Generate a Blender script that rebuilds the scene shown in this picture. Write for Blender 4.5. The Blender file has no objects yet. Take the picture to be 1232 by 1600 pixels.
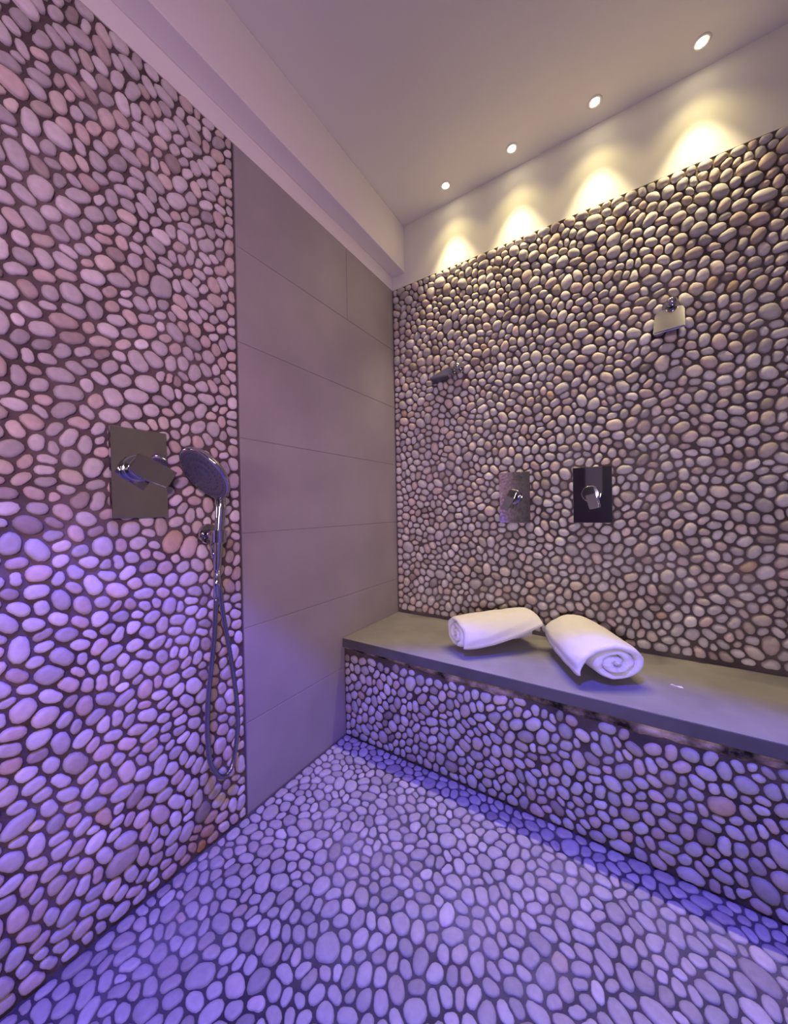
import bpy, bmesh, math, random
import numpy as np
from mathutils import Vector, Matrix, noise

C = bpy.context.scene.collection
PI = math.pi

# ---------------------------------------------------------------- camera
CAM = np.array([1.0034, -1.5724, 0.9531])
YAW, PITCH, ROLL, FPX = 0.5758, -0.0074, -0.0185, 551.6
def cam_axes():
    cy, sy = math.cos(YAW), math.sin(YAW)
    fw = np.array([-sy, cy, 0.0]); rt = np.array([cy, sy, 0.0]); up = np.array([0, 0, 1.0])
    cp, sp = math.cos(PITCH), math.sin(PITCH)
    fw, up = fw * cp + up * sp, up * cp - fw * sp
    cr, sr = math.cos(ROLL), math.sin(ROLL)
    rt, up = rt * cr + up * sr, up * cr - rt * sr
    return rt, up, fw
RT, UP, FW = cam_axes()
cd = bpy.data.cameras.new('camera'); cam = bpy.data.objects.new('camera', cd); C.objects.link(cam)
cd.sensor_fit = 'HORIZONTAL'; cd.sensor_width = 36.0; cd.lens = FPX * 36.0 / 1232.0
cd.clip_start = 0.02
m = Matrix.Identity(4)
for i in range(3):
    m[i][0], m[i][1], m[i][2], m[i][3] = RT[i], UP[i], -FW[i], CAM[i]
cam.matrix_world = m
bpy.context.scene.camera = cam
def project(P):
    v = np.asarray(P, float) - CAM
    z = v @ FW
    return np.stack([616 + FPX * (v @ RT) / z, 800 - FPX * (v @ UP) / z, z], -1)
def unproject(u, v, axis, val):                      # measured point of a plane: used to read sizes and places
    d = FW + RT * (u - 616) / FPX - UP * (v - 800) / FPX
    t = (val - CAM[axis]) / d[axis]
    return Vector(CAM + d * t)

# ---------------------------------------------------------------- world, exposure, room lamps and added fills
vs = bpy.context.scene.view_settings
vs.view_transform = 'Standard'; vs.look = 'None'; vs.gamma = 1.0; vs.use_curve_mapping = False
vs.exposure = 0.0
w = bpy.data.worlds.new('world'); bpy.context.scene.world = w; w.use_nodes = True
w.node_tree.nodes['Background'].inputs[0].default_value = (0.02, 0.02, 0.025, 1)

def aim(o, target):
    o.rotation_euler = (Vector(target) - o.location).to_track_quat('-Z', 'Y').to_euler()
def area_lamp(name, loc, target, col, power, sx, sy=None, spread=180):
    d = bpy.data.lights.new(name, 'AREA'); d.energy = power; d.color = col
    d.shape = 'RECTANGLE'; d.size = sx; d.size_y = sy or sx; d.spread = math.radians(spread)
    o = bpy.data.objects.new(name, d); o.location = loc; C.objects.link(o); aim(o, target)
    return o
def spot_lamp(name, loc, target, col, power, deg, blend, radius=0.02):
    d = bpy.data.lights.new(name, 'SPOT'); d.energy = power; d.color = col
    d.spot_size = math.radians(deg); d.spot_blend = blend; d.shadow_soft_size = radius
    o = bpy.data.objects.new(name, d); o.location = loc; C.objects.link(o); aim(o, target)
    return o
LAMP_X = [0.351, 0.643, 0.935, 1.228]; LAMP_Y = -0.091
ROOM_X, ROOM_Y, ROOM_Z = 1.95, -3.3, 2.404
WARM, WARM_SPILL = (1.0, 0.82, 0.46), (1.0, 0.84, 0.36)
P_SPOT, P_SPILL = 22.0, 2.8
# pink, mauve and warm fills added behind the camera; blue lamp in the ceiling above
spot_lamp('pink_fill', (1.85, -2.15, 1.30), (0.0, -1.30, 1.22), (1.0, 0.54, 1.0), 84, 78, 1.0, 0.10)
area_lamp('warm_fill', (1.45, -3.1, 0.95), (0.8, -0.6, 1.95), (1.0, 0.86, 0.66), 8, 0.35)
spot_lamp('mauve_fill', (1.25, -3.15, 1.05), (0.75, 0.0, 0.88), (0.86, 0.70, 1.0), 112, 46, 1.0, 0.10)
spot_lamp('blue_ceiling_lamp', (0.98, -1.60, 2.385), (0.98, -1.60, 0), (0.085, 0.07, 1.0), 320, 72.5, 0.14, 0.05)

# ---------------------------------------------------------------- materials
def new_mat(name):
    mt = bpy.data.materials.new(name); mt.use_nodes = True
    nt = mt.node_tree
    return mt, nt, nt.nodes['Principled BSDF']
def N(nt, t, **kw):
    n = nt.nodes.new(t)
    for k, v in kw.items():
        setattr(n, k, v)
    return n
def simple(name, col, rough=0.5, metal=0.0, bump=0.0, bscale=200.0, vary=0.0, vscale=4.0, spec=0.5):
    mt, nt, b = new_mat(name)
    b.inputs['Base Color'].default_value = (*col, 1); b.inputs['Roughness'].default_value = rough
    b.inputs['Metallic'].default_value = metal; b.inputs['Specular IOR Level'].default_value = spec
    tc = N(nt, 'ShaderNodeTexCoord')
    if vary:
        n = N(nt, 'ShaderNodeTexNoise'); n.inputs['Scale'].default_value = vscale; n.inputs['Detail'].default_value = 5
        nt.links.new(tc.outputs['Object'], n.inputs['Vector'])
        r = N(nt, 'ShaderNodeValToRGB')
        r.color_ramp.elements[0].position = 0.3; r.color_ramp.elements[1].position = 0.7
        r.color_ramp.elements[0].color = (*[c * (1 - vary) for c in col], 1)
        r.color_ramp.elements[1].color = (*[min(1, c * (1 + vary)) for c in col], 1)
        nt.links.new(n.outputs['Fac'], r.inputs['Fac']); nt.links.new(r.outputs['Color'], b.inputs['Base Color'])
    if bump:
        n = N(nt, 'ShaderNodeTexNoise'); n.inputs['Scale'].default_value = bscale; n.inputs['Detail'].default_value = 4
        nt.links.new(tc.outputs['Object'], n.inputs['Vector'])
        bp = N(nt, 'ShaderNodeBump'); bp.inputs['Strength'].default_value = bump; bp.inputs['Distance'].default_value = 0.002
        nt.links.new(n.outputs['Fac'], bp.inputs['Height']); nt.links.new(bp.outputs['Normal'], b.inputs['Normal'])
    return mt
def pebble_material():
    mt, nt, b = new_mat('pebble_stone')
    at = N(nt, 'ShaderNodeAttribute'); at.attribute_name = 'tone'
    geo = N(nt, 'ShaderNodeNewGeometry')
    n = N(nt, 'ShaderNodeTexNoise'); n.inputs['Scale'].default_value = 70; n.inputs['Detail'].default_value = 5
    nt.links.new(geo.outputs['Position'], n.inputs['Vector'])
    r = N(nt, 'ShaderNodeMapRange'); r.inputs['From Min'].default_value = 0.3; r.inputs['From Max'].default_value = 0.75
    r.inputs['To Min'].default_value = 0.86; r.inputs['To Max'].default_value = 1.06
    nt.links.new(n.outputs['Fac'], r.inputs['Value'])
    mx = N(nt, 'ShaderNodeVectorMath', operation='SCALE')
    nt.links.new(at.outputs['Color'], mx.inputs[0]); nt.links.new(r.outputs['Result'], mx.inputs['Scale'])
    nt.links.new(mx.outputs['Vector'], b.inputs['Base Color'])
    b.inputs['Roughness'].default_value = 0.62; b.inputs['Specular IOR Level'].default_value = 0.3
    n2 = N(nt, 'ShaderNodeTexNoise'); n2.inputs['Scale'].default_value = 160; n2.inputs['Detail'].default_value = 3
    nt.links.new(geo.outputs['Position'], n2.inputs['Vector'])
    bp = N(nt, 'ShaderNodeBump'); bp.inputs['Strength'].default_value = 0.25; bp.inputs['Distance'].default_value = 0.002
    nt.links.new(n2.outputs['Fac'], bp.inputs['Height']); nt.links.new(bp.outputs['Normal'], b.inputs['Normal'])
    return mt
def mortar_material(name, base, pale, dark, scale=5.0):
    mt, nt, b = new_mat(name)
    geo = N(nt, 'ShaderNodeNewGeometry')
    n = N(nt, 'ShaderNodeTexNoise'); n.inputs['Scale'].default_value = scale; n.inputs['Detail'].default_value = 7
    n.inputs['Roughness'].default_value = 0.62
    nt.links.new(geo.outputs['Position'], n.inputs['Vector'])
    r = N(nt, 'ShaderNodeValToRGB'); e = r.color_ramp.elements
    e[0].position = 0.36; e[0].color = (*dark, 1); e[1].position = 0.7; e[1].color = (*pale, 1)
    x = e.new(0.5); x.color = (*base, 1)
    nt.links.new(n.outputs['Fac'], r.inputs['Fac']); nt.links.new(r.outputs['Color'], b.inputs['Base Color'])
    b.inputs['Roughness'].default_value = 0.85; b.inputs['Specular IOR Level'].default_value = 0.2
    n2 = N(nt, 'ShaderNodeTexNoise'); n2.inputs['Scale'].default_value = 220
    nt.links.new(geo.outputs['Position'], n2.inputs['Vector'])
    bp = N(nt, 'ShaderNodeBump'); bp.inputs['Strength'].default_value = 0.4; bp.inputs['Distance'].default_value = 0.002
    nt.links.new(n2.outputs['Fac'], bp.inputs['Height']); nt.links.new(bp.outputs['Normal'], b.inputs['Normal'])
    return mt
def glow(name, col, strength):
    mt, nt, b = new_mat(name)
    b.inputs['Emission Color'].default_value = (*col, 1); b.inputs['Emission Strength'].default_value = strength
    return mt
M = {}
M['pebble'] = pebble_material()
M['mortar_wall'] = mortar_material('brown_mortar', (0.11, 0.084, 0.079), (0.19, 0.15, 0.14), (0.075, 0.057, 0.054))
M['mortar_floor'] = mortar_material('floor_mortar', (0.105, 0.09, 0.095), (0.22, 0.20, 0.20), (0.06, 0.05, 0.055), 3.2)
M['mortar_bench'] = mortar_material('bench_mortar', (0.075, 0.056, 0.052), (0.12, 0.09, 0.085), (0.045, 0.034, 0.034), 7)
M['smear'] = mortar_material('stained_mortar', (0.20, 0.155, 0.13), (0.62, 0.50, 0.42), (0.012, 0.010, 0.008), 12)
M['plaster'] = simple('white_plaster', (0.80, 0.77, 0.72), 0.9, bump=0.08, bscale=60, spec=0.2)
M['tile'] = simple('taupe_tile', (0.34, 0.31, 0.295), 0.42, vary=0.10, vscale=3.5, bump=0.05, bscale=90, spec=0.4)
M['grout'] = simple('tile_grout', (0.27, 0.245, 0.23), 0.9)
M['slab'] = simple('stone_slab', (0.30, 0.285, 0.275), 0.5, vary=0.16, vscale=6, bump=0.06, bscale=80, spec=0.4)
M['slab_edge'] = simple('shaded_slab_edge', (0.085, 0.08, 0.08), 0.6, vary=0.2, vscale=9)  # slab stone darkened: the shade on its front face is in the colour
M['chrome'] = simple('chrome', (0.52, 0.52, 0.54), 0.10, 1.0)
M['steel'] = simple('hose_steel', (0.33, 0.33, 0.37), 0.22, 1.0)
M['mirror'] = simple('polished_chrome', (0.66, 0.66, 0.66), 0.035, 1.0)
M['rubber'] = simple('grey_spray_face', (0.10, 0.10, 0.13), 0.4, 0.2)
M['dark'] = simple('dark_rubber', (0.03, 0.03, 0.035), 0.5)
M['towel'] = simple('white_terry', (0.84, 0.82, 0.82), 0.97, bump=0.7, bscale=420, spec=0.1)
M['bulb'] = glow('lamp_glow', (1.0, 0.86, 0.55), 60)
M['paper'] = simple('white_paper', (0.85, 0.84, 0.82), 0.8)
M['sidewall'] = simple('beige_tile', (0.58, 0.53, 0.45), 0.5, vary=0.08)
M['darkwall'] = simple('dark_tile', (0.12, 0.11, 0.12), 0.5, vary=0.1)
M['door'] = simple('grey_post', (0.40, 0.38, 0.40), 0.5)

# ---------------------------------------------------------------- mesh helpers
def obj(name, bm, mat, parent=None, smooth=False, loc=(0, 0, 0)):
    me = bpy.data.meshes.new(name); bmesh.ops.recalc_face_normals(bm, faces=bm.faces[:])
    bm.to_mesh(me); bm.free()
    if smooth:
        me.polygons.foreach_set('use_smooth', [True] * len(me.polygons))
    me.materials.append(mat)
    o = bpy.data.objects.new(name, me); o.location = loc; C.objects.link(o)
    if parent:
        o.parent = parent
    return o
def thing(name, label, cat, loc=(0, 0, 0), group=None):
    o = bpy.data.objects.new(name, None); C.objects.link(o); o.location = loc; o.empty_display_size = 0.05
    o['label'] = label; o['category'] = cat
    if group:
        o['group'] = group
    return o
def box(lo, hi, bev=0.0, seg=2, bm=None):
    bm2 = bmesh.new()
    bmesh.ops.create_cube(bm2, size=1.0)
    lo, hi = Vector(lo), Vector(hi)
    for v in bm2.verts:
        v.co = Vector(((v.co[i] + 0.5) * (hi[i] - lo[i]) + lo[i]) for i in range(3))
    if bev:
        bmesh.ops.bevel(bm2, geom=bm2.edges[:], offset=bev, segments=seg, affect='EDGES', profile=0.5)
    return bm2
def sweep(pts, radii, sides=16, cap=True, bm=None):
    """a tube along pts"""
    bm = bm or bmesh.new()
    pts = [Vector(p) for p in pts]
    if not hasattr(radii, '__len__'):
        radii = [radii] * len(pts)
    t0 = (pts[1] - pts[0]).normalized()
    nrm = t0.orthogonal().normalized()
    rings = []
    for i, p in enumerate(pts):
        t = (pts[min(i + 1, len(pts) - 1)] - pts[max(i - 1, 0)]).normalized()
        nrm = (nrm - t * nrm.dot(t)).normalized(); bn = t.cross(nrm)
        rings.append([bm.verts.new(p + (nrm * math.cos(a) + bn * math.sin(a)) * radii[i]) for a in [2 * PI * k / sides for k in range(sides)]])
    for a, b in zip(rings, rings[1:]):
        for k in range(sides):
            bm.faces.new((a[k], a[(k + 1) % sides], b[(k + 1) % sides], b[k]))
    if cap:
        bm.faces.new(rings[0][::-1]); bm.faces.new(rings[-1])
    return bm
def lathe(origin, axis, profile, sides=40, bm=None):
    """profile: (distance along the axis, radius)"""
    bm = bm or bmesh.new()
    origin, axis = Vector(origin), Vector(axis).normalized()
    u = axis.orthogonal().normalized(); v = axis.cross(u)
    rings = []
    for h, r in profile:
        c = origin + axis * h
        if r < 1e-6:
            rings.append([bm.verts.new(c)])
        else:
            rings.append([bm.verts.new(c + (u * math.cos(a) + v * math.sin(a)) * r) for a in [2 * PI * k / sides for k in range(sides)]])
    for a, b in zip(rings, rings[1:]):
        for k in range(sides):
            k2 = (k + 1) % sides
            if len(a) == 1 and len(b) == 1:
                continue
            if len(a) == 1:
                bm.faces.new((a[0], b[k], b[k2]))
            elif len(b) == 1:
                bm.faces.new((a[k], a[k2], b[0]))
            else:
                bm.faces.new((a[k], a[k2], b[k2], b[k]))
    for ring, rev in ((rings[0], True), (rings[-1], False)):
        if len(ring) > 1:
            bm.faces.new(ring[::-1] if rev else ring)
    return bm
def spline(pts, n=12):
    """Catmull-Rom through pts"""
    P = [Vector(p) for p in pts]; P = [2 * P[0] - P[1]] + P + [2 * P[-1] - P[-2]]
    out = []
    for i in range(1, len(P) - 2):
        a, b, c, d = P[i - 1:i + 3]
        for k in range(n):
            t = k / n
            out.append(0.5 * ((2 * b) + (c - a) * t + (2 * a - 5 * b + 4 * c - d) * t * t + (3 * b - a - 3 * c + d) * t ** 3))
    out.append(P[-2])
    return out

# ---------------------------------------------------------------- pebbles
KD = 16
TH = np.arange(KD) * 2 * PI / KD
def ell(a, b, ang, phi):
    c, s = np.cos(phi - ang), np.sin(phi - ang)
    return a * b / np.sqrt((b * c) ** 2 + (a * s) ** 2)
def lay_pebbles(rng, W, H, density, aspect=(1.1, 1.85), gap=0.0045, capf=1.22, vary=0.15):
    """packs pebbles into a W x H rectangle: centres (n,2) and outlines (n,KD) as polar radii"""
    n = int(W * H * density)
    cell = math.sqrt(W * H / n)
    nx, ny = max(1, round(W / cell)), max(1, round(H / cell)); n = nx * ny
    gx, gy = np.meshgrid((np.arange(nx) + 0.5) * W / nx, (np.arange(ny) + 0.5) * H / ny)
    p = np.stack([gx.ravel(), gy.ravel()], 1) + rng.uniform(-0.5, 0.5, (n, 2)) * cell
    s = np.exp(rng.normal(0, vary, n)); asp = rng.uniform(*aspect, n)
    ar = s ** 2; ar *= W * H * 0.93 / ar.sum()
    ar0, asp0 = ar.copy(), asp.copy()
    h3, p3, h4, p4 = rng.uniform(0.0, 0.115, n), rng.uniform(0, 2 * PI, n), rng.uniform(0, 0.05, n), rng.uniform(0, 2 * PI, n)
    a = np.sqrt(ar / PI * asp); b = a / asp; ang = rng.uniform(0, PI, n)
    kn = 14
    def neighbours():
        idx = np.empty((n, kn), int)
        for k in range(0, n, 512):
            q = p[k:k + 512]
            d2 = (q[:, None, 0] - p[None, :, 0]) ** 2 + (q[:, None, 1] - p[None, :, 1]) ** 2
            d2[np.arange(len(q)), np.arange(k, k + len(q))] = 1e9
            idx[k:k + 512] = np.argpartition(d2, kn, axis=1)[:, :kn]
        return idx
    def relax(steps):
        nonlocal p
        for it in range(steps):
            if it % 8 == 0:
                idx = neighbours()
            d = p[idx] - p[:, None]; dist = np.hypot(d[..., 0], d[..., 1]) + 1e-9
            phi = np.arctan2(d[..., 1], d[..., 0])
            ri = ell(a[:, None], b[:, None], ang[:, None], phi); rj = ell(a[idx], b[idx], ang[idx], phi)
            ov = np.maximum(0, (ri + rj) * 1.04 - dist)
            p = p - (d / dist[..., None] * (ov * 0.28)[..., None]).sum(1)
            bx = np.minimum(b * 0.9, cell * 0.45)
            p[:, 0] = np.clip(p[:, 0], bx, W - bx); p[:, 1] = np.clip(p[:, 1], bx, H - bx)
    def outlines():
        idx = neighbours()
        R = 22; fr = np.linspace(0.25, 1.75, R)
        base = ell(a[:, None], b[:, None], ang[:, None], TH[None])
        rr = base[:, :, None] * fr                                   # n,KD,R
        px = p[:, 0, None, None] + rr * np.cos(TH)[None, :, None]; py = p[:, 1, None, None] + rr * np.sin(TH)[None, :, None]
        Fj = np.full(rr.shape, 9.0)
        for k in range(kn):
            j = idx[:, k]
            dx = px - p[j, 0][:, None, None]; dy = py - p[j, 1][:, None, None]
            c, s_ = np.cos(ang[j])[:, None, None], np.sin(ang[j])[:, None, None]
            u = (dx * c + dy * s_) / a[j][:, None, None]; v = (-dx * s_ + dy * c) / b[j][:, None, None]
            Fj = np.minimum(Fj, np.sqrt(u * u + v * v))
        cap = capf * (1 + h3[:, None] * np.cos(3 * TH + p3[:, None]) + h4[:, None] * np.cos(4 * TH + p4[:, None]))
        ok = (fr[None, None] < Fj) & (fr[None, None] < cap[:, :, None])
        ok = np.cumprod(ok, axis=2)
        cnt = ok.sum(2)
        f = fr[0] + (cnt - 0.5) * (fr[1] - fr[0])
        r = base * np.maximum(f, 0.2)
        ct, st = np.cos(TH)[None], np.sin(TH)[None]
        lim = np.full(r.shape, 9.0)
        lim = np.where(ct > 1e-3, np.minimum(lim, (W - p[:, :1]) / np.maximum(ct, 1e-3)), lim)
        lim = np.where(ct < -1e-3, np.minimum(lim, p[:, :1] / np.maximum(-ct, 1e-3)), lim)
        lim = np.where(st > 1e-3, np.minimum(lim, (H - p[:, 1:]) / np.maximum(st, 1e-3)), lim)
        lim = np.where(st < -1e-3, np.minimum(lim, p[:, 1:] / np.maximum(-st, 1e-3)), lim)
        return np.minimum(r, lim), lim
    relax(40)
    for it in range(2):
        r, lim = outlines()
        x, y = r * np.cos(TH), r * np.sin(TH)
        x2, y2 = np.roll(x, -1, 1), np.roll(y, -1, 1)
        cr = x * y2 - x2 * y; A = cr.sum(1) / 2
        cx = ((x + x2) * cr).sum(1) / (6 * A); cy = ((y + y2) * cr).sum(1) / (6 * A)
        p = p + 0.8 * np.stack([cx, cy], 1)
        X, Y = x - cx[:, None], y - cy[:, None]
        sxx, syy, sxy = (X * X).mean(1), (Y * Y).mean(1), (X * Y).mean(1)
        ang = 0.5 * np.arctan2(2 * sxy, sxx - syy)
        l1 = (sxx + syy) / 2 + np.sqrt(((sxx - syy) / 2) ** 2 + sxy ** 2); l2 = np.maximum(sxx + syy - l1, 1e-7)
        ra = np.clip(0.45 * np.sqrt(l1 / l2) + 0.55 * asp0, 1.05, 2.3)
        a = np.sqrt((0.4 * A + 0.6 * ar0) / PI * ra); b = a / ra
        relax(6)
    r, lim = outlines()
    r = r - gap / 2
    for _ in range(1):
        r = 0.5 * r + 0.25 * (np.roll(r, 1, 1) + np.roll(r, -1, 1))
    r = np.maximum(np.minimum(r, lim - 0.0005), 0.004)
    return p, r
def pebble_verts(p, r, h, prof):
    """(n, rings*KD+1, 3): local (u, v, out) coordinates around the pebble's centre"""
    n = len(p); out = []
    tilt = RNG.normal(0, 0.05, (n, 2))
    for f, z in prof:
        u, v = r * f * np.cos(TH), r * f * np.sin(TH)
        zz = h[:, None] * z + (u * tilt[:, :1] + v * tilt[:, 1:]) * (z > 0)
        out.append(np.stack([u, v, zz], -1))
    top = np.zeros((n, 1, 3)); top[:, 0, 2] = h * 1.0
    return np.concatenate(out + [top], 1)
def pebble_faces(nr):
    q = []; t = []
    for k in range(nr - 1):
        for i in range(KD):
            j = (i + 1) % KD
            q.append((k * KD + i, k * KD + j, (k + 1) * KD + j, (k + 1) * KD + i))
    for i in range(KD):
        t.append(((nr - 1) * KD + i, (nr - 1) * KD + (i + 1) % KD, nr * KD))
    return q, t
def raw_mesh(name, V, faces, cols):
    me = bpy.data.meshes.new(name)
    me.from_pydata(V, [], faces)
    at = me.color_attributes.new('tone', 'FLOAT_COLOR', 'POINT')
    at.data.foreach_set('color', np.concatenate([cols, np.ones((len(cols), 1))], 1).astype(np.float32).ravel())
    me.polygons.foreach_set('use_smooth', [True] * len(me.polygons))
    me.materials.append(M['pebble'])
    return me
RNG = np.random.default_rng(7)
ROUND = [(1.0, -0.25), (0.97, 0.35), (0.80, 0.76), (0.45, 0.97)]
FLAT = [(1.0, -0.25), (0.975, 0.45), (0.84, 0.87), (0.5, 1.0)]
def pebble_tone(rng, n, pale, warm, dark, orange, mixed=1.0):
    """stone colours: mostly pale cream, some tan, grey, a few orange"""
    base = np.array([0.60, 0.555, 0.52]) * pale
    kinds = np.array([[1, 1, 1], [1.0, 0.93, 0.84], [0.80, 0.79, 0.80], [0.98, 0.86, 0.80], [0.62, 0.56, 0.52], [0.92, 0.74, 0.54]])
    kinds = 1 + (kinds - 1) * mixed
    pr = np.array([0.50, warm, 0.14, 0.14, dark, orange]); pr = pr / pr.sum()
    k = rng.choice(6, n, p=pr)
    return base * kinds[k] * np.exp(rng.normal(0, 0.11, (n, 1)))
def pebble_field(parent, origin, U, V, O, W, H, seed, density=620, height=(0.008, 0.012), prof=ROUND, gap=0.0045,
                 tone=(1, 0.2, 0.06, 0.01), keep=None, tint=None, most=300, **kw):
    rng = np.random.default_rng(seed)
    p, r = lay_pebbles(rng, W, H, density, gap=gap, **kw)
    if keep is not None:
        k = keep(p, rng); p, r = p[k], r[k]
    n = len(p)
    h = rng.uniform(*height, n) * np.clip(r.mean(1) / 0.017, 0.7, 1.25)
    loc = pebble_verts(p, r, h, prof)
    U, V, O, origin = (np.array(x, float) for x in (U, V, O, origin))
    world = loc[..., :1] * U + loc[..., 1:2] * V + loc[..., 2:] * O
    cen = origin + p[:, :1] * U + p[:, 1:] * V
    col = pebble_tone(rng, n, *tone)
    if tint is not None:
        col = tint(cen, col, rng)
    # which 300 show largest in the picture
    ring = cen[:, None] + world[:, :KD]
    pr = project(ring)
    x, y = pr[..., 0], pr[..., 1]
    A = np.abs((x * np.roll(y, -1, 1) - np.roll(x, -1, 1) * y).sum(1)) / 2
    inside = ((x > 0) & (x < 1232) & (y > 0) & (y < 1600) & (pr[..., 2] > 0.05)).all(1)
    A = np.where(inside, A, 0)
    order = np.argsort(-A); pick = set(order[:most].tolist())
    flip = np.dot(np.cross(U, V), O) < 0
    q, t = pebble_faces(len(prof))
    F = [f[::-1] for f in q + t] if flip else q + t
    nv = world.shape[1]
    VV, FF, CC = [], [], []
    off = 0
    for i in range(n):
        if i in pick and A[i] > 0:
            me = raw_mesh('pebble', world[i].tolist(), F, np.repeat(col[i:i + 1], nv, 0))
            o = bpy.data.objects.new('pebble', me); o.location = cen[i] - PARENT_AT.get(parent.name, np.zeros(3)); C.objects.link(o); o.parent = parent
        else:
            VV.append(world[i] + cen[i]); FF += [tuple(v + off for v in f) for f in F]; CC.append(np.repeat(col[i:i + 1], nv, 0)); off += nv
    if VV:
        me = raw_mesh('small_pebbles', (np.concatenate(VV) - PARENT_AT.get(parent.name, np.zeros(3))).tolist(), FF, np.concatenate(CC))
        o = bpy.data.objects.new('small_pebbles', me); C.objects.link(o); o.parent = parent; o['kind'] = 'stuff'
PARENT_AT = {}

# ---------------------------------------------------------------- the room
TILE_L, TOP, BEAM_Z, BEAM_X = -0.907, 2.101, 2.169, 0.0755
BENCH_Y, BENCH_Z, SLAB_T = -0.4484, 0.413, 0.037
def struct(name, bm, mat):
    o = obj(name, bm, mat); o['kind'] = 'structure'; return o

floor = struct('floor', box((-0.12, ROOM_Y - 0.12, -0.12), (ROOM_X + 0.12, 0.12, -0.004)), M['mortar_floor'])
ceiling = struct('ceiling', box((-0.12, ROOM_Y - 0.12, ROOM_Z), (ROOM_X + 0.12, 0.12, ROOM_Z + 0.12)), M['plaster'])
wall_left = struct('wall_left', box((-0.12, ROOM_Y, -0.004), (-0.012, 0.012, ROOM_Z)), M['plaster'])
wall_back = struct('wall_back', box((-0.12, 0.012, -0.004), (ROOM_X + 0.12, 0.12, ROOM_Z)), M['plaster'])
wall_right = struct('wall_right', box((ROOM_X, ROOM_Y, -0.004), (ROOM_X + 0.12, 0.012, ROOM_Z)), M['sidewall'])
wall_front = struct('wall_front', box((-0.12, ROOM_Y - 0.12, -0.004), (ROOM_X + 0.12, ROOM_Y, ROOM_Z)), M['darkwall'])
post = struct('trim_2', box((0.63, ROOM_Y, 1.08), (0.80, ROOM_Y + 0.05, ROOM_Z), 0.004), M['door'])
beam = struct('trim_1', box((0.0, ROOM_Y, BEAM_Z), (BEAM_X, 0.0, ROOM_Z), 0.003), M['plaster'])

obj('plaster_strip', box((-0.012, ROOM_Y, TOP), (0.0, 0.0, ROOM_Z)), M['plaster'], wall_left)
obj('mortar_bed', box((-0.012, ROOM_Y, -0.004), (-0.003, TILE_L, TOP)), M['mortar_wall'], wall_left)
obj('tile_grout', box((-0.012, TILE_L + 0.002, -0.004), (-0.0015, 0.012, TOP)), M['grout'], wall_left)
joints = [TOP] + [1.7866 - 0.3 * k for k in range(6)] + [0.0]
for k, (z1, z0) in enumerate(zip(joints, joints[1:])):
    spans = [(TILE_L + 0.003, -0.373), (-0.373, 0.0)] if k == 0 else [(TILE_L + 0.003, 0.0)]
    for ya, yb in spans:
        obj('tile', box((-0.011, ya + 0.001, z0 + 0.0012), (0.0, yb - 0.001, z1 - 0.0012), 0.0009, 1), M['tile'], wall_left)
obj('plaster_band', box((0.0, 0.0, TOP), (ROOM_X, 0.012, ROOM_Z)), M['plaster'], wall_back)
obj('mortar_bed', box((0.0, 0.003, -0.004), (ROOM_X, 0.012, TOP)), M['mortar_wall'], wall_back)

# pebble tints, shower wall: tan streak below the hose outlet, orange at the floor
def tint_left(cen, col, rng):
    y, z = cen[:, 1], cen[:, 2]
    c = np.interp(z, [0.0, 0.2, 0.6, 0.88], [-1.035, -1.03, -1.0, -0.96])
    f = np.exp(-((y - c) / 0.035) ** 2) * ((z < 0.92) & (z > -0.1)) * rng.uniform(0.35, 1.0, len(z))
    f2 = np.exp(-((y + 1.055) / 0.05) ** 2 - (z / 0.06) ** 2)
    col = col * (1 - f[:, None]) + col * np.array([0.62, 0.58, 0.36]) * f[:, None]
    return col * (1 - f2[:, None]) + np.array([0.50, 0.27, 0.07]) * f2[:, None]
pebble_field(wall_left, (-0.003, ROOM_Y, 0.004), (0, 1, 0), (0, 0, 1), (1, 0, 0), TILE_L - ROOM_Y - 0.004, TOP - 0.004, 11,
             density=850, height=(0.0075, 0.0100), prof=FLAT, gap=0.0066, capf=1.16, tone=(1.02, 0.14, 0.035, 0.004), aspect=(1.2, 2.2), tint=tint_left)
pebble_field(wall_back, (0.002, 0.003, BENCH_Z + 0.012), (1, 0, 0), (0, 0, 1), (0, -1, 0), ROOM_X - 0.004, TOP - BENCH_Z - 0.014, 12,
             density=780, height=(0.011, 0.0150), prof=ROUND, gap=0.0064, capf=1.18, tone=(0.98, 0.18, 0.05, 0.006), aspect=(1.15, 1.9))
pebble_field(floor, (0.003, ROOM_Y, -0.004), (1, 0, 0), (0, 1, 0), (0, 0, 1), ROOM_X - 0.006, BENCH_Y + 0.012 - ROOM_Y, 13,
             density=880, height=(0.005, 0.0065), prof=FLAT, gap=0.0056, capf=1.25, tone=(0.84, 0.11, 0.03, 0.002, 0.5), aspect=(1.15, 2.1))

# ---------------------------------------------------------------- bench
bench = thing('bench', 'built-in bench with a pebble front and a grey stone seat slab along the back wall', 'bench', (0.0, 0.0, 0.0))
FRONT = BENCH_Y + 0.014
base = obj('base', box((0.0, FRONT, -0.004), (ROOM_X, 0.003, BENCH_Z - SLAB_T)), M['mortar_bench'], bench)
def keep_bench(p, rng):
    z = p[:, 1]; x = p[:, 0]
    edge = 0.350 - 0.018 * (0.5 + 0.5 * np.sin(x * 9.0)) * (x > 0.35) + rng.normal(0, 0.004, len(x))
    return z < edge
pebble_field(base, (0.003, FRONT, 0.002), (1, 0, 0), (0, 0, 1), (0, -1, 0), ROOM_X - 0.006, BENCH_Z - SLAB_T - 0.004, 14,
             density=900, height=(0.008, 0.011), prof=ROUND, gap=0.0064, capf=1.16, tone=(0.82, 0.15, 0.04, 0.002), aspect=(1.15, 2.1), keep=keep_bench)
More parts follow.
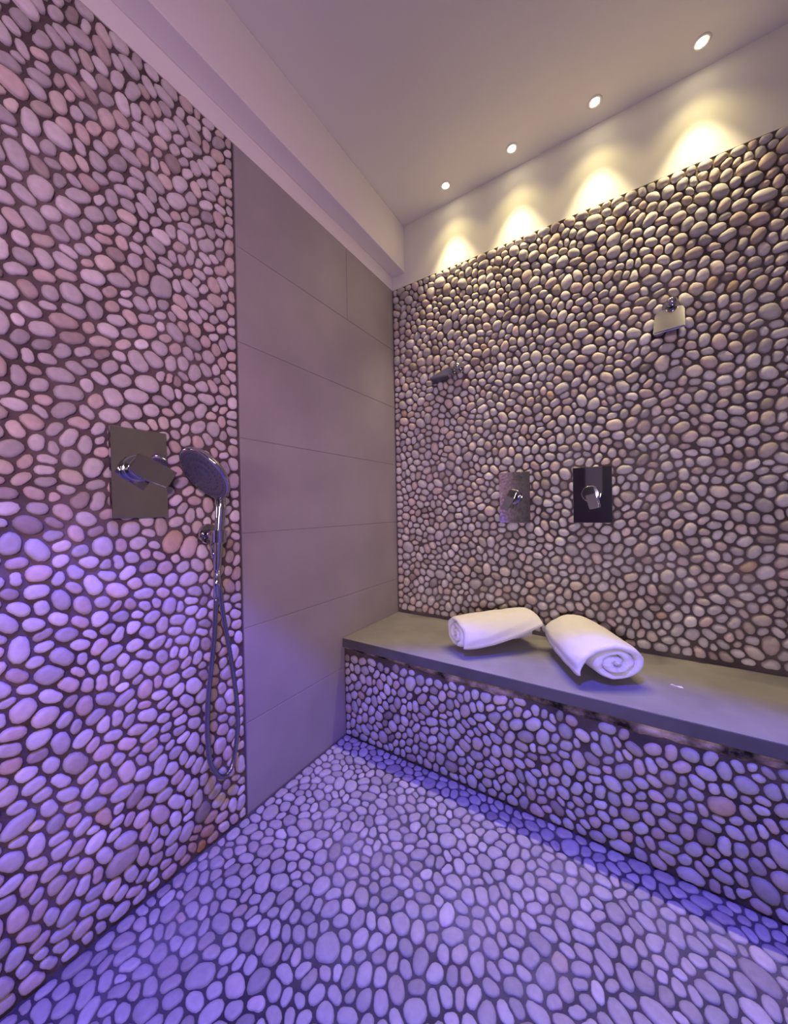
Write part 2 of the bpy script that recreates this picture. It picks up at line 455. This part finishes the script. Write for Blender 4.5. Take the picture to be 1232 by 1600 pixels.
# rough stained mortar left under the slab
rs = np.random.default_rng(5)
bm = bmesh.new(); nx = 160; rows = []
for k in range(5):
    row = []
    for i in range(nx + 1):
        x = ROOM_X * i / nx
        wv = 0.030 + 0.016 * noise.noise(Vector((x * 7, 3.1, 0))) + 0.010 * noise.noise(Vector((x * 26, 1.1, 0)))
        wv *= min(1, 0.25 + x * 1.6)
        z = BENCH_Z - SLAB_T - wv * k / 4
        d = (0.007, 0.008, 0.007, 0.004, -0.002)[k] + 0.003 * noise.noise(Vector((x * 40, k * 1.7, 5)))
        row.append(bm.verts.new((x, FRONT - d, z)))
    rows.append(row)
for a_, b_ in zip(rows, rows[1:]):
    for i in range(nx):
        bm.faces.new((a_[i], a_[i + 1], b_[i + 1], b_[i]))
obj('mortar_smear', bm, M['smear'], base, True)
seat = obj('seat_slab', box((0.002, BENCH_Y + 0.004, BENCH_Z - SLAB_T), (ROOM_X, 0.002, BENCH_Z), 0.0008, 1), M['slab'], bench)
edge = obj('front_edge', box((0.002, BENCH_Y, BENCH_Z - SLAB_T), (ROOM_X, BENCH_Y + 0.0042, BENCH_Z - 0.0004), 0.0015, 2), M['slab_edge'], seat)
edge['label'] = 'front edge of the seat slab, its shade set into a darker colour'

# ---------------------------------------------------------------- recessed downlights
def downlight(x, label):
    t = thing('downlight', label, 'light', (x, LAMP_Y, ROOM_Z), 'recessed ceiling spotlights above the back wall')
    obj('trim_ring', lathe((0, 0, 0), (0, 0, -1), [(0.0, 0.024), (0.0015, 0.0235), (0.002, 0.018), (0.0005, 0.0135)], 40), M['plaster'], t, True)
    obj('lamp', lathe((0, 0, 0), (0, 0, -1), [(0.0, 0.0135), (0.002, 0.0125), (0.0035, 0.008), (0.004, 0.0)], 32), M['bulb'], t, True)
    s = spot_lamp('downlight_beam', (x, LAMP_Y, ROOM_Z - 0.012), (x, LAMP_Y, 0), WARM, P_SPOT, 60, 0.65, 0.012)
    g = spot_lamp('downlight_spill', (x, LAMP_Y, ROOM_Z - 0.012), (x, LAMP_Y, 0), WARM_SPILL, P_SPILL, 112, 0.85, 0.03)
for x, l in zip(LAMP_X, ['glowing recessed ceiling spotlight closest to the beam, smallest of the row',
                         'second glowing recessed ceiling spotlight counted from the beam',
                         'third glowing recessed ceiling spotlight counted from the beam',
                         'last glowing recessed ceiling spotlight of the row, farthest from the beam']):
    downlight(x, l)

# ---------------------------------------------------------------- mixers
def mixer(origin, R, pw, ph, lever_dir, label, knob=(0, 0), lw=1.0):
    """origin: centre of the plate on the wall; R: columns = (across, up, out of the wall)"""
    t = thing('shower_mixer', label, 'shower mixer', origin)
    t.rotation_euler = R.to_euler()
    obj('wall_plate', box((-pw / 2, -ph / 2, 0.006), (pw / 2, ph / 2, 0.0185), 0.0006, 1), M['mirror'], t)
    kx, ky = knob
    obj('collar', lathe((kx, ky, 0.0185), (0, 0, 1), [(0, 0.033), (0.004, 0.0325), (0.006, 0.0305)], 40), M['chrome'], t, True)
    kn = obj('knob', lathe((kx, ky, 0.0245), (0, 0, 1), [(0, 0.0285), (0.028, 0.0285), (0.032, 0.0272), (0.033, 0.0)], 40), M['chrome'], t)
    kn.data.polygons.foreach_set('use_smooth', [len(p.vertices) == 4 for p in kn.data.polygons])
    # lever: a flat tapering blade leaning out from the knob
    bm = bmesh.new()
    d = Vector((lever_dir[0], lever_dir[1], 0)).normalized(); s = Vector((-d.y, d.x, 0)); o_ = Vector((0, 0, 1)); c = Vector((kx, ky, 0))
    rows = []
    for tt, out, hw, th in [(-0.024, 0.060, 0.0150 * lw, 0.012), (0.004, 0.062, 0.0175 * lw, 0.012), (0.030, 0.070, 0.0170 * lw, 0.009), (0.058, 0.084, 0.0155 * lw, 0.006)]:
        q = c + d * tt + o_ * out
        rows.append([bm.verts.new(q + s * hw), bm.verts.new(q - s * hw), bm.verts.new(q - s * hw - o_ * th), bm.verts.new(q + s * hw - o_ * th)])
    for a_, b_ in zip(rows, rows[1:]):
        for i in range(4):
            bm.faces.new((a_[i], a_[(i + 1) % 4], b_[(i + 1) % 4], b_[i]))
    bm.faces.new(rows[0]); bm.faces.new(rows[-1][::-1])
    bmesh.ops.recalc_face_normals(bm, faces=bm.faces[:])
    bmesh.ops.bevel(bm, geom=bm.edges[:], offset=0.0012, segments=2, affect='EDGES')
    obj('lever', bm, M['chrome'], t)
    return t
R_LEFT = Matrix(((0, 0, 1), (1, 0, 0), (0, 1, 0)))            # across = +y, up = z, out = +x
R_BACK = Matrix(((1, 0, 0), (0, 0, -1), (0, 1, 0)))           # across = +x, up = z, out = -y
def plate_fit(corners, axis, val):
    q = [unproject(u, v, axis, val) for u, v in corners]
    k = 1 if axis == 0 else 0
    a0, a1 = (q[0][k] + q[3][k]) / 2, (q[1][k] + q[2][k]) / 2
    z1, z0 = (q[0].z + q[1].z) / 2, (q[2].z + q[3].z) / 2
    return (a0 + a1) / 2, (z0 + z1) / 2, a1 - a0, z1 - z0
yc, zc, pw, ph = plate_fit([(170, 664), (259, 677), (264, 809), (177.5, 809)], 0, 0.0185)
mixer((0, yc, zc), R_LEFT, pw, ph, (0.75, -0.45), 'chrome shower mixer on the side wall beside the hand shower', knob=(-0.008, 0.012), lw=1.5)
xc, zc, pw, ph = plate_fit([(779, 737.5), (828, 738), (829, 817), (783, 817)], 1, -0.0185)
mixer((xc, 0, zc), R_BACK, pw, ph, (-0.45, -1), 'shower mixer on the back wall with a mirror plate reflecting pebbles', knob=(-0.004, 0.004))
xc, zc, pw, ph = plate_fit([(896, 730), (958, 728.6), (956.5, 817), (896, 817)], 1, -0.0185)
mixer((xc, 0, zc), R_BACK, pw, ph, (0.25, -1), 'shower mixer on the back wall with a dark plate, right of the other', knob=(-0.004, 0.004))

# ---------------------------------------------------------------- wall shower heads
def shower_head(x, z, swing, tilt, label):
    t = thing('wall_shower_head', label, 'shower head', (x, 0, z))
    obj('rosette', lathe((0, 0.0, 0), (0, -1, 0), [(0.002, 0.024), (0.016, 0.024), (0.019, 0.022), (0.020, 0.0)], 36), M['chrome'], t, False)
    obj('arm', sweep([(0, -0.016, 0), (0, -0.032, 0)], 0.011, 20), M['chrome'], t, True)
    obj('ball_joint', lathe((0, -0.026, 0), (0, -1, 0), [(0.016 - 0.016 * math.cos(a), 0.016 * math.sin(a)) for a in [PI * k / 12 for k in range(13)]], 28), M['chrome'], t, True)
    R = Matrix.Rotation(swing, 3, 'Z') @ Matrix.Rotation(tilt, 3, 'X')
    bm = bmesh.new(); rows = []
    for d, hw, up, dn in [(0.030, 0.016, 0.016, 0.016), (0.042, 0.034, 0.019, 0.019), (0.058, 0.040, 0.017, 0.018), (0.148, 0.042, 0.003, 0.004)]:
        rows.append([bm.verts.new(R @ Vector((sx * hw, -d, sz))) for sx, sz in ((-1, up), (1, up), (1, -dn), (-1, -dn))])
    for a_, b_ in zip(rows, rows[1:]):
        for i in range(4):
            bm.faces.new((a_[i], a_[(i + 1) % 4], b_[(i + 1) % 4], b_[i]))
    bm.faces.new(rows[0]); bm.faces.new(rows[-1][::-1])
    bmesh.ops.recalc_face_normals(bm, faces=bm.faces[:])
    bmesh.ops.bevel(bm, geom=bm.edges[:], offset=0.0022, segments=2, affect='EDGES')
    obj('head', bm, M['chrome'], t)
    bm = bmesh.new(); rows = []
    for d, hw, dz in [(0.064, 0.034, 0.0174), (0.140, 0.036, 0.0056)]:
        rows.append([bm.verts.new(R @ Vector((sx * hw, -d, -dz - e))) for sx, e in ((-1, -0.001), (1, -0.001), (1, 0.0014), (-1, 0.0014))])
    for i in range(4):
        bm.faces.new((rows[0][i], rows[0][(i + 1) % 4], rows[1][(i + 1) % 4], rows[1][i]))
    bm.faces.new(rows[0]); bm.faces.new(rows[1][::-1])
    obj('spray_plate', bm, M['rubber'], t)
    return t
shower_head(0.372, 1.606, math.radians(-74), math.radians(16), 'small chrome shower head seen edge-on above the mirror-plate mixer, near the tiled wall')
shower_head(1.150, 1.640, math.radians(-8), math.radians(50), 'small chrome shower head tilted down, high above the dark-plate mixer')

# ---------------------------------------------------------------- hand shower
hs = thing('hand_shower', 'chrome hand shower with round grey spray face hanging with a long looped hose', 'hand shower', (0.10, -1.03, 0.88))
O = Vector(hs.location)
HX = 0.085
nv = Vector(RT * (-0.54 * 0.72) + UP * (-0.84 * 0.72) - FW * 0.69).normalized()
hc = unproject(319.5, 740.5, 0, 0.10)
RAD = 0.076
obj('head', lathe(hc - O, nv, [(-0.030, 0.0), (-0.028, 0.020), (-0.020, 0.050), (-0.010, RAD - 0.004), (-0.003, RAD), (0.002, RAD), (0.004, RAD - 0.003)], 56), M['chrome'], hs, True)
face = obj('spray_face', lathe(hc - O, nv, [(0.0, RAD - 0.004), (0.0045, RAD - 0.004), (0.0055, RAD - 0.007), (0.005, 0.056), (0.0058, 0.054), (0.005, 0.052), (0.0052, 0.036), (0.006, 0.034), (0.0052, 0.032), (0.0052, 0.016), (0.006, 0.014), (0.0055, 0.0)], 56), M['rubber'], hs, True)
u = nv.orthogonal().normalized(); v = nv.cross(u)
bm = bmesh.new()
for rr, cnt in ((0.062, 34), (0.045, 24), (0.024, 12)):
    for k in range(cnt):
        a = 2 * PI * k / cnt
        lathe(hc - O + nv * 0.004 + (u * math.cos(a) + v * math.sin(a)) * rr, nv, [(0, 0.0016), (0.0026, 0.0011)], 6, bm)
nz = obj('nozzles', bm, M['dark'], face)
neck = unproject(341.5, 768, 0, 0.075)
p1 = unproject(345, 790, 0, 0.083); p2 = unproject(342, 838, 0, 0.080); p3 = unproject(339.5, 895, 0, 0.078); p4 = unproject(338, 935, 0, 0.076)
obj('handle', sweep([q - O for q in spline([hc - nv * 0.022 + (neck - hc) * 0.25, neck, p1, p2, p3], 8)],
                    [0.010 + 0.0035 * min(1, k / 8) - 0.0045 * max(0, (k - 16) / 16) for k in range(33)], 24), M['chrome'], hs, True)
cn = [p3, p4]
obj('hose_nut', sweep([p3 - O + (p3 - p4) * 0.1, p4 - O], [0.0092, 0.0075], 20), M['chrome'], hs, True)
hp = [p4] + [unproject(a, b, 0, x) for a, b, x in [(334.5, 1000, .072), (327.5, 1070, .066), (324.5, 1110, .062), (324.5, 1153, .058), (330, 1195, .052), (347, 1214, .046), (363, 1196, .040), (371.5, 1139, .034), (369.5, 1091, .032), (361, 1030, .034), (349, 960, .038), (342, 905, .046), (336, 872, .052)]]
hose_pts = spline(hp, 26)
rad = [0.0062 + 0.00035 * math.cos(k * PI) for k in range(len(hose_pts))]
obj('hose', sweep([q - O for q in hose_pts], rad, 14), M['steel'], hs, True)
# holder with water outlet
hb = unproject(324, 834, 0, 0.004)
ho = thing('shower_holder', 'round chrome wall holder with fork gripping the hand shower handle', 'holder', (0.0, hb.y, hb.z))
obj('rosette', lathe((0.002, 0, 0), (1, 0, 0), [(0, 0.029), (0.010, 0.029), (0.014, 0.027), (0.015, 0.0)], 40), M['chrome'], ho)
q2 = p2 - Vector(ho.location)
obj('arm', sweep([(0.015, 0, 0), (0.03, q2.y * 0.15, q2.z * 0.2), (q2.x - 0.022, q2.y * 0.75, q2.z)], [0.013, 0.013, 0.012], 24), M['chrome'], ho, True)
bm = bmesh.new(); dirv = (p3 - p2).normalized()
e1 = dirv.orthogonal().normalized(); e2 = dirv.cross(e1)
rings = []
for h_, r_ in ((-0.016, 0.0155), (-0.016, 0.0205), (0.016, 0.0195), (0.016, 0.0145)):
    rings.append([bm.verts.new(q2 + dirv * h_ + (e1 * math.cos(a) + e2 * math.sin(a)) * r_) for a in [2 * PI * k / 28 for k in range(28)]])
for a_, b_ in zip(rings, rings[1:] + rings[:1]):
    for k in range(28):
        bm.faces.new((a_[k], a_[(k + 1) % 28], b_[(k + 1) % 28], b_[k]))
obj('fork', bm, M['chrome'], ho)
obj('outlet', sweep([(0.034, q2.y * 0.25, -0.004), hp[-1] - Vector(ho.location) + Vector((-0.002, 0, 0.012)), hp[-1] - Vector(ho.location)], [0.010, 0.010, 0.0085], 20), M['chrome'], ho, True)

# ---------------------------------------------------------------- towels
def towel(A, B, rx, rz, turns, tails, hand, lifts, label, seed):
    """a rolled towel from A to B on the slab: the cloth is one spiral ribbon run along the axis"""
    A, B = Vector(A), Vector(B)
    ax = (B - A); L = ax.length; ax.normalize(); lat = Vector((ax.y, -ax.x, 0)); up = Vector((0, 0, 1))
    t = thing('rolled_towel', label, 'towel', (A + B) / 2, 'rolled white towels on the bench')
    org = (A + B) / 2
    bm = bmesh.new()
    nt_, ns = 150, 34
    dth = 1.0 / turns
    sp = [0.0, 0.004, 0.010, 0.018] + list(np.linspace(0.03, L - 0.03, ns - 8)) + [L - 0.018, L - 0.010, L - 0.004, L]
    edge = {0: 0.25, 1: 0.62, 2: 0.85, 3: 0.96}
    grid = []
    for si, s in enumerate(sp):
        e = edge.get(min(si, len(sp) - 1 - si), 1.0)
        f = s / L
        ring = []
        for side in (1, -1):
            order = range(nt_ + 1) if side == 1 else range(nt_, -1, -1)
            for ti in order:
                q = ti / nt_
                th_end = tails[0] + (tails[1] - tails[0]) * f
                th = th_end - (1 - q) * turns * 2 * PI
                r = 0.10 + 0.90 * q ** 0.92 - dth * 0.5
                lf = max(0.0, (q - (1 - 0.28 / turns)) / (0.28 / turns))
                r += (lifts[0] + (lifts[1] - lifts[0]) * f) * lf ** 1.8 * 0.45
                hw = dth * 0.46 * e
                if q > 0.985:
                    hw *= 0.55
                hw *= 0.92 + 0.08 * math.sin(th * 2.3 + seed)
                wob = 0.035 * noise.noise(Vector((math.cos(th) * 1.3 + seed, math.sin(th) * 1.3, s * 9 + q * turns * 0.7)))
                wob2 = 0.030 * noise.noise(Vector((math.cos(th) * 5 + seed, math.sin(th) * 5, s * 26 + q * 5)))
                crease = 0.045 * math.exp(-((th - th_end + 1.25 + 0.5 * (f - 0.5)) / 0.05) ** 2) * max(0, math.sin(PI * f * 1.1)) if side == 1 else 0
                rr = r + side * hw + wob + wob2 - crease
                bulge = 1.0 - 0.06 * abs(2 * f - 1) ** 2
                uu = rx * rr * math.cos(th * hand) * bulge
                ww = rz * rr * math.sin(th * hand) * bulge
                ww += rz
                if ww < 0.012:
                    ww = 0.012 - (0.012 - ww) * 0.16
                axs = s + 0.012 * noise.noise(Vector((q * turns * 1.2, seed, 4.2))) * (1 if f < 0.5 else -1) + 0.006 * noise.noise(Vector((th * 1.4, seed, f)))
                ring.append(A + ax * axs + lat * uu + up * max(ww, 0.0015) - org)
        grid.append([bm.verts.new(p_) for p_ in ring])
    n = len(grid[0])
    for a_, b_ in zip(grid, grid[1:]):
        for k in range(n):
            bm.faces.new((a_[k], a_[(k + 1) % n], b_[(k + 1) % n], b_[k]))
    for row, rev in ((grid[0], False), (grid[-1], True)):         # close the ribbon's two edges
        for k in range(nt_):
            f_ = (row[k], row[k + 1], row[n - 2 - k], row[n - 1 - k])
            bm.faces.new(f_[::-1] if rev else f_)
    o = obj('cloth', bm, M['towel'], t, True)
    return t
towel((0.985, -0.350, BENCH_Z), (0.840, -0.092, BENCH_Z), 0.106, 0.072, 2.9, (math.radians(203), math.radians(195)), 1, (0.85, 0.4),
      'rolled white towel with its spiral end facing out, right one of the pair', 3.0)
towel((0.468, -0.345, BENCH_Z), (0.668, -0.092, BENCH_Z), 0.082, 0.072, 3.0, (math.radians(34), math.radians(-14)), -1, (0.35, 1.15),
      'rolled white towel lying side-on with a loose hem, left one of the pair', 8.0)

# ---------------------------------------------------------------- small scrap
ps = unproject(1058, 1073, 2, BENCH_Z)
bm = bmesh.new()
pts = [(-0.016, 0.004), (-0.006, 0.001), (0.006, -0.004), (0.016, -0.004), (0.012, 0.002), (0.0, 0.005), (-0.010, 0.009)]
lo = [bm.verts.new((x, y, 0.0004)) for x, y in pts]; hi = [bm.verts.new((x * 0.95, y * 0.95, 0.0022 + 0.0015 * math.sin(k * 2.1))) for k, (x, y) in enumerate(pts)]
bm.faces.new(lo[::-1]); bm.faces.new(hi)
for k in range(len(pts)):
    j = (k + 1) % len(pts); bm.faces.new((lo[k], lo[j], hi[j], hi[k]))
sc = obj('paper_scrap', bm, M['paper'], None, False, ps)
sc['label'] = 'tiny white paper scrap lying on the bench slab right of the towels'; sc['category'] = 'scrap'
